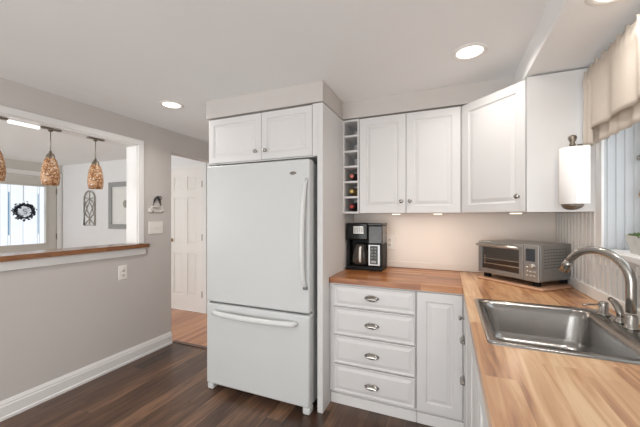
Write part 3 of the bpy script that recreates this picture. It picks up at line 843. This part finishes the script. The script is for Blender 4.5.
# ================================================================== faucet
ft = thing('faucet', 'brushed nickel gooseneck faucet behind the sink', 'faucet', (.643, 1.533, ZT1 + .0065))
obj('base', lathe(new(), [(0, 0), (.024, 0), (.024, .005), (.0195, .009), (.0195, .046), (.0165, .052), (0, .052)], 28), M['nickel'], ft)
dirv = Vector((-.135, .212, 0)).normalized()
pts = [Vector((0, 0, .06)), Vector((0, 0, .12)), Vector((0, 0, .170))]
rr, hh = .128, .115
for i in range(1, 19):
    a = PI * i / 18 * .86
    pts.append(dirv * (rr * (1 - math.cos(a))) + Vector((0, 0, .170 + hh * math.sin(a))))
obj('spout', tube(new(), pts, .0160, 16), M['nickel'], ft)
e0, e1 = pts[-2], pts[-1]; dd = (e1 - e0).normalized()
obj('spray_head', tube(new(), [e1 - dd * .004, e1 + dd * .012, e1 + dd * .05], [.0175, .0195, .021], 18), M['nickel'], ft)
hs = thing('mixer_lever', 'nickel lever on a short post left of the faucet', 'tap lever', (.624, 1.705, ZT1 + .0065))
obj('post', lathe(new(), [(0, 0), (.024, 0), (.024, .005), (.0165, .008), (.0165, .050), (.014, .056), (0, .056)], 24), M['nickel'], hs)
obj('lever', tube(new(), [(0, 0, .045), (-.04, -.02, .046), (-.085, -.04, .046)], [.005, .004, .0035], 10), M['nickel'], hs)
ss = thing('side_sprayer', 'curved nickel side sprayer between faucet and lever', 'sprayer', (.640, 1.605, ZT1 + .0065))
obj('holder', lathe(new(), [(0, 0), (.021, 0), (.021, .006), (.015, .012), (.0145, .022), (0, .022)], 24), M['nickel'], ss)
obj('spray_wand', tube(new(), [(0, 0, .018), (.001, .004, .036), (0, .018, .056), (-.004, .038, .072), (-.010, .060, .080)], [.011, .0125, .0135, .012, .009], 14), M['nickel'], ss)

# ================================================================== upper cabinets
UT = 2.127; YUF = 2.373 + .02
DY = 2.373
# wine rack
wk = thing('wine_rack', 'narrow white six cubby wine rack between fridge surround and wall cabinet', 'wine rack', (PX + .001, YUF - .02, UB))
ww = .132; hh_ = UT - UB
b = new()
box(b, 0, .013, 0, .30, 0, hh_); box(b, ww - .010, ww, 0, .30, 0, hh_); box(b, .013, ww - .010, .29, .30, 0, hh_)
obj('rack_sides', b, M['cab'], wk)
zs = [i * (hh_ - .016) / 6 for i in range(7)]
for z in zs: obj('shelf', bx(.0131, ww - .0101, .001, .2899, z, z + .016, .001), M['cab'], wk)
spots = [(0, 'foil_r', 'bottle_d', 'dark wine bottle with red capsule in the lowest cubby'), (1, 'foil_g', 'bottle_y', 'amber wine bottle with gold capsule in the second cubby up'), (2, 'foil_p', 'bottle_d', 'dark wine bottle with pink capsule in the third cubby up')]
for i, cap, gl, lab in spots:
    z = UB + zs[i] + .016
    t = thing('wine_bottle', lab, 'bottle', (PX + .001 + .0675, YUF - .02 + .012, z + .0405), group='wine bottles in the rack')
    mt = Matrix.Rotation(R(-90), 4, 'X')     # z axis -> +Y
    obj('bottle_body', lathe(new(), [(.0135, .035), (.0135, .075), (.02, .10), (.036, .125), (.040, .15), (.040, .262), (.03, .268), (0, .266)], 20, mt), M[gl], t)
    obj('capsule', lathe(new(), [(0, 0), (.0145, .001), (.0165, .004), (.0165, .012), (.0145, .016), (.0148, .045)], 18, mt), M[cap], t)

WX0, WX1 = PX + .135, .085
wc = thing('wall_cabinet', 'white two door wall cabinet above the coffee maker', 'cabinet', (WX0, YUF, UB))
obj('cabinet_box', bx(.0005, WX1 - WX0, 0, YB - YUF - .001, 0, hh_), M['cab'], wc)
mid = -.2915
for x0, x1, kx in ((WX0 + .003, mid - .0015, -.325), (mid + .0015, WX1 - .003, -.262)):
    d = obj('cabinet_door', raised_door(x1 - x0, hh_ - .004, .02, .055, x0 - WX0, .001), M['cab'], wc, loc=(0, -.0003, 0))
    knob(d, kx - WX0, -.02, .090)

# corner cabinet (diagonal)
A_, B_ = Vector((.0875, 2.373)), Vector((.405, 2.050))
dn = (B_ - A_).normalized(); nrm = Vector((dn.y, -dn.x));  nrm = nrm if nrm.y < 0 else -nrm
Ai, Bi = A_ - nrm * .0203, B_ - nrm * .0203
cc = thing('corner_wall_cabinet', 'white diagonal corner wall cabinet with one raised panel door', 'cabinet', (A_.x, A_.y, UB))
b = prism(new(), [(x - A_.x, y - A_.y) for x, y in ((.0865, YB - .001), (.0865, 2.395), (Ai.x + .001, Ai.y), (Bi.x, Bi.y), (.407, 2.034), (XR - .001, 2.034), (XR - .001, YB - .001))], 0, hh_)
obj('cabinet_box', b, M['cab'], cc)
ang = math.atan2(dn.y, dn.x); wd = (B_ - A_).length
d = obj('cabinet_door', raised_door(wd - .006, hh_ - .004, .02, .055, .003, .001), M['cab'], cc, loc=(-nrm.x * .02, -nrm.y * .02, 0), rot=(0, 0, ang))
knob(d, wd - .040, -.02, .090)

# under cabinet lights
def uc_light(x, y, label, w=.05):
    t = thing('under_cabinet_light', label, 'light', (x, y, UB), group='lights under the wall cabinets')
    obj('light_housing', bx(-w - .004, w + .004, -.018, .018, -.006, -.0005, .001), M['grille'], t)
    obj('lens', bx(-w, w, -.014, .014, -.010, -.0061, .001), M['under'], t)
    l = bpy.data.lights.new('glow', 'AREA'); l.shape = 'RECTANGLE'; l.size = 2 * w; l.size_y = .03; l.energy = .6; l.color = (1, .86, .70)
    o = bpy.data.objects.new('glow', l); C.objects.link(o); o.parent = t; o.location = (0, 0, -.012)
    return t
uc_light(-.37, 2.42, 'small warm light bar under the left door of the wall cabinet', .028)
uc_light(-.07, 2.42, 'small warm light bar under the right door of the wall cabinet', .028)
uc_light(.375, 2.155, 'small warm light bar under the corner cabinet', .028)

# ================================================================== recessed lights
def can(x, y, z, label, power):
    t = thing('recessed_light', label, 'ceiling light', (x, y, z), group='recessed ceiling lights')
    obj('light_trim', lathe(new(), [(.068, -.0008), (.072, -.006), (.088, -.007), (.094, -.003), (.095, -.0005)], 40), M['grille'], t)
    obj('lens', lathe(new(), [(0, -.003), (.05, -.0028), (.070, -.0015)], 40), M['lens'], t)
    l = bpy.data.lights.new('lamp', 'AREA'); l.shape = 'DISK'; l.size = .13; l.energy = power * .55; l.color = (1, .95, .90); l.spread = R(150)
    o = bpy.data.objects.new('lamp', l); C.objects.link(o); o.parent = t; o.location = (0, 0, -.012)
can(-2.12, 1.876, ZC, 'round recessed light near the left wall and doorway', 9)
can(.112, 1.925, ZC, 'round recessed light above the corner of the cabinets', 5)
can(.548, 1.375, ZS, 'round recessed light in the soffit above the window curtain', 4)
can(-2.12, -.3, ZC, 'added unseen recessed light behind the camera on the left', 9)  # unseen lamp added to light the room from behind
can(-.7, -.9, ZC, 'added unseen recessed light behind the camera in the middle', 9)  # second added lamp, out of view

# ================================================================== coffee maker
cf = thing('coffee_maker', 'black drip coffee maker with clear water tank on the back worktop', 'coffee maker', (-.628, 2.515, ZT1 + .0005))
x0, x1 = -.148, .150
b = new(); box(b, x0, x1, -.10, .11, 0, .035, .006); box(b, x0, x1 - .125, .03, .11, .036, .26); box(b, x0, x0 + .018, -.06, .03, .036, .26)
obj('base', b, M['blackm'], cf)
obj('brew_head', bx(x0, x1 - .118, -.095, .11, .245, .382, .01), M['black'], cf)
b = bx(x0 + .062, x0 + .146, -.099, -.0955, .296, .356, .002)
bd = obj('badge_panel', b, M['steel'], cf, label='silver panel with raised bars')
b = new()
for i in range(4): box(b, x0 + .068 + i * .0195, x0 + .082 + i * .0195, -.1008, -.0992, .303, .349)
obj('bars', b, M['button'], bd)
cr = lathe(new(), [(0, .038), (.062, .038), (.074, .05), (.078, .10), (.066, .155), (.052, .185), (.055, .20), (.040, .212), (0, .215)], 28, Matrix.Translation((x0 + .104, -.018, 0)))
cr = obj('carafe', cr, M['carafe'], cf)
obj('carafe_handle', tube(new(), [(x0 + .118, -.082, .185), (x0 + .124, -.118, .18), (x0 + .124, -.124, .12), (x0 + .122, -.112, .075), (x0 + .119, -.088, .07)], .009, 10, flat=1.2), M['plate'], cr, label='upright carafe handle, steel shine painted as a pale colour')  # highlight on the steel handle is put into its pale colour
b = bx(x1 - .116, x1, -.088, .105, .215, .362, .008)
obj('water_tank', b, M['smoke'], cf, label='smoky clear water tank')
obj('tank_lid', bx(x1 - .118, x1 + .002, -.092, .11, .3625, .382, .004), M['black'], cf)
obj('tower', bx(x1 - .117, x1, -.090, .11, .036, .2145, .004), M['blackm'], cf)
cp = obj('control_panel', bx(x1 - .113, x1 - .018, -.096, -.0905, .042, .210, .003), M['toaster'], cf, label='silver edged control panel')
obj('panel_face', bx(x1 - .098, x1 - .036, -.0985, -.0965, .055, .200, .001), M['black'], cp)
b = new()
for r_ in range(4):
    for c_ in range(2): lathe(b, [(0, .0025), (.006, .002), (.007, 0)], 10, Matrix.Translation((x1 - .083 + c_ * .026, -.0985, .105 + r_ * .024)) @ Matrix.Rotation(R(90), 4, 'X'))
box(b, x1 - .09, x1 - .048, -.1, -.0985, .064, .084)
obj('buttons', b, M['button'], cp)

# ================================================================== board and toaster oven
TA = R(-46)
bd = bx(-.215, .225, -.02, .330, 0, .014, .006, 3)
tag(obj('cutting_board', bd, M['tan'], loc=(.3555, 2.285, ZT1 + .0005), rot=(0, 0, TA)), 'thin tan board lying under the toaster oven', 'board')
to = thing('toaster_oven', 'stainless steel toaster oven angled in the worktop corner', 'toaster oven', (.3445, 2.3015, ZT1 + .015), (0, 0, TA))
TW, TD, TH0, TH1 = .209, .325, .028, .250
obj('shell', bx(-TW, TW, .018, TD, TH0, TH1, .008, 3), M['toaster'], to)
for sx in (-1, 1):
    for y in (.045, TD - .035):
        obj('foot', bx(sx * (TW - .04) - .02, sx * (TW - .04) + .02, y - .016, y + .016, 0, TH0 + .001, .004), M['blackm'], to)
# door frame and window
DX1 = .115
b = new()
for xa, xb, za, zb in ((-TW, -TW + .024, TH0 + .004, TH1 - .003), (DX1 - .026, DX1, TH0 + .004, TH1 - .003), (-TW + .024, DX1 - .026, TH0 + .004, TH0 + .034), (-TW + .024, DX1 - .026, TH1 - .040, TH1 - .003)):
    box(b, xa, xb, 0, .0175, za, zb, .002)
dd_ = obj('oven_door', b, M['toaster'], to)
obj('door_glass', bx(-TW + .024, DX1 - .026, .009, .012, TH0 + .034, TH1 - .040), M['smokeglass'], dd_)
obj('oven_cavity', bx(-TW + .0245, DX1 - .0265, .0155, .0178, TH0 + .0345, TH1 - .0405), M['oven'], to)
b = new()
for z in (.098, .132):
    tube(b, [(-TW + .034, .0135, z), (DX1 - .028, .0135, z)], .0024 if z > .11 else .0036, 6)
box(b, -TW + .038, -TW + .046, .0125, .0150, .09, .155)
obj('rack', b, M['rack'], to)
b = tube(new(), [(-TW + .012, -.030, TH1 - .024), (DX1 - .012, -.030, TH1 - .024)], .0085, 12)
for x in (-TW + .03, DX1 - .03): tube(b, [(x, -.03, TH1 - .024), (x, .001, TH1 - .024)], .006, 8)
obj('handle', b, M['steel'], dd_)
pn = obj('control_panel', bx(DX1 + .002, TW, 0, .0175, TH0 + .002, TH1 - .002, .003), M['toaster'], to)
obj('screen', bx(DX1 + .018, TW - .020, -.002, -.0002, .150, .225, .0008), M['display'], pn, label='dark grey display')
obj('dial', lathe(new(), [(0, .018), (.012, .018), (.0135, .015), (.0145, 0), (.017, 0)], 22, Matrix.Translation((DX1 + .058, 0, .122)) @ Matrix.Rotation(R(90), 4, 'X')), M['steel'], pn)
for i in range(3):
    for j in range(2):
        obj('button', lathe(new(), [(0, .004), (.006, .004), (.0075, 0)], 14, Matrix.Translation((DX1 + .026 + i * .022, 0, .062 + j * .024)) @ Matrix.Rotation(R(90), 4, 'X')), M['steel'], pn)
obj('button', lathe(new(), [(0, .004), (.006, .004), (.0075, 0)], 14, Matrix.Translation((DX1 + .024, 0, .112)) @ Matrix.Rotation(R(90), 4, 'X')), M['steel'], pn)
b = new()
for j in range(7):
    for i in range(8):
        box(b, TW - .0004, TW + .0006, .05 + i * .027, .066 + i * .027, .11 + j * .018, .1135 + j * .018)
obj('vent_slots', b, M['dark'], to)

# ================================================================== paper towel
px, py = .589, 1.952
ph = thing('towel_holder', 'pewter paper towel holder fixed to the side of the corner cabinet', 'holder', (px, py, 1.385))
b = lathe(new(), [(0, -.006), (.02, -.004), (.036, .004), (.046, .016), (.046, .024), (0, .024)], 28)
obj('base_bowl', b, M['bronze'], ph)
obj('rod', tube(new(), [(0, 0, .02), (0, 0, .33)], .0045, 10), M['bronze'], ph)
obj('finial', lathe(new(), [(0, .322), (.012, .324), (.014, .33), (.009, .338), (.014, .350), (.019, .362), (.017, .372), (.008, .378), (0, .379)], 22), M['bronze'], ph)
obj('lower_bracket', tube(new(), [(0, 0, .012), (.0, .045, .012), (.0, .0795, .012)], .007, 10), M['bronze'], ph)
b = new()
tube(b, [(0, .0, .318), (.045, .045, .318), (.062, .074, .318)], .005, 8); box(b, .045, .078, .074, .081, .29, .345, .002)
obj('upper_bracket', b, M['bronze'], ph)
rl = thing('paper_towel_roll', 'white paper towel roll on the upright holder', 'paper towel', (px, py, 1.4095))
obj('paper', lathe(new(), [(.0075, 0), (.053, 0), (.055, .002), (.055, .286), (.053, .288), (.0075, .288), (.0075, 0)], 40), M['paper'], rl)
b = new(); box(b, -.003, .054, -.0565, -.0550, .001, .287)
obj('loose_sheet', b, M['paper'], rl)

# ================================================================== curtain
rdv = thing('curtain_rod', 'thin metal rod carrying the valance above the window', 'curtain rod', (.665, 1.3, 2.03))
obj('rod', tube(new(), [(.030, -.68, 0), (.030, .700, 0)], .006, 10), M['nickel'], rdv)
for y in (-.66, .69): obj('rod_bracket', bx(.026, .0555 if y < 0 else .0435, y, y + .01, -.008, .008), M['nickel'], rdv)
vt = thing('curtain_valance', 'gathered cream linen valance over the kitchen window', 'curtain', (.665, 1.3, 2.018))
def cloth(y0, y1, ztop, zbot, xo, ph_, amp, step=None, nz=16, pitch=.085):
    t = bmesh.new(); ny = int((y1 - y0) / .008)
    rows = []
    for j in range(nz + 1):
        q = j / nz; r_ = []
        for i in range(ny + 1):
            y = y0 + (y1 - y0) * i / ny
            zb = zbot(y) if callable(zbot) else zbot
            z = ztop + (zb - ztop) * q
            z_top_ruffle = .010 * math.sin(y * 95 + ph_) * (1 - q) ** 4
            w = math.sin(2 * PI * y / pitch + ph_ + .9 * math.sin(y * 9) + .5 * math.sin(y * 31))
            fine = .35 * math.sin(2 * PI * y / .031 + 2 * math.sin(y * 14)) * max(0, 1 - q * 4)
            pinch = 1 - .6 * math.exp(-((z - 0.0) / .012) ** 2)
            x = xo - (amp * (.35 + .65 * q) * w + amp * fine) * pinch - .006 * math.exp(-((z) / .02) ** 2)
            r_.append(t.verts.new((x, y, z + z_top_ruffle)))
        rows.append(r_)
    for A, B in zip(rows, rows[1:]):
        for i in range(ny): t.faces.new((A[i], A[i + 1], B[i + 1], B[i]))
    bmesh.ops.recalc_face_normals(t, faces=t.faces[:])
    for f in t.faces: f.smooth = True
    bmesh.ops.solidify(t, geom=t.faces[:], thickness=.0012)
    return t
obj('lining', cloth(-.66, .672, .058, -.316, .002, .4, .006), M['linen'], vt)
obj('overlay', cloth(-.655, .60, .062, -.250, -.022, 1.9, .010, pitch=.17), M['linen'], vt)
obj('side_drop', cloth(.585, .680, .060, -.318, -.022, 1.2, .008, pitch=.06), M['linen'], vt)

# ================================================================== potted plant on the sill
pt = thing('potted_plant', 'low green succulents in a rectangular whitewashed pot on the window sill', 'plant', (.775, 1.705, 1.1845))
def taper(z0, z1, a0, b0, a1, b1): return [[(-a0, -b0, z0), (a0, -b0, z0), (a0, b0, z0), (-a0, b0, z0)], [(-a1, -b1, z1), (a1, -b1, z1), (a1, b1, z1), (-a1, b1, z1)]]
l_ = taper(0, .078, .030, .075, .042, .095) + [taper(0, .07, .036, .089, .036, .089)[1]] + [taper(0, .062, .030, .075, .035, .087)[1]]
t = bmesh.new(); rs = [[t.verts.new(p) for p in l] for l in l_]
t.faces.new(rs[0][::-1])
rs[2] = rs[2]
for A, B in zip(rs, rs[1:]):
    for i in range(4): t.faces.new((A[i], A[(i + 1) % 4], B[(i + 1) % 4], B[i]))
t.faces.new(rs[-1])
bmesh.ops.recalc_face_normals(t, faces=t.faces[:])
obj('pot', t, M['pot'], pt)
b = new()
for i in range(46):
    cx, cy = random.uniform(-.026, .026), random.uniform(-.080, .085); n = 7; s_ = random.uniform(.010, .019)
    for k in range(n):
        a = 2 * PI * k / n + i; ti = R(random.uniform(30, 65))
        merge(b, lathe(new(), [(0, 0), (.28, .35), (.2, .75), (0, 1)], 6), Matrix.Translation((cx, cy, .068)) @ Matrix.Rotation(a, 4, 'Z') @ Matrix.Rotation(ti, 4, 'Y') @ Matrix.Scale(s_ * 1.7, 4))
obj('foliage', b, M['leaf'], pt)

# small hook with amber bead on the window frame
hk = thing('hanging_hook', 'tiny metal hook with amber bead on the window frame', 'hook', (XG - .030, 1.925, 1.455))
obj('hook', tube(new(), [(-.001, 0, .062), (-.006, 0, .06), (-.008, 0, .02), (-.010, 0, .0)], .003, 8), M['bronze'], hk)
obj('bead', lathe(new(), [(0, -.022), (.009, -.018), (.013, -.006), (.010, .004), (.005, .012), (0, .013)], 16, Matrix.Translation((-.0135, 0, 0))), M['amber'], hk, label='amber brown bead')
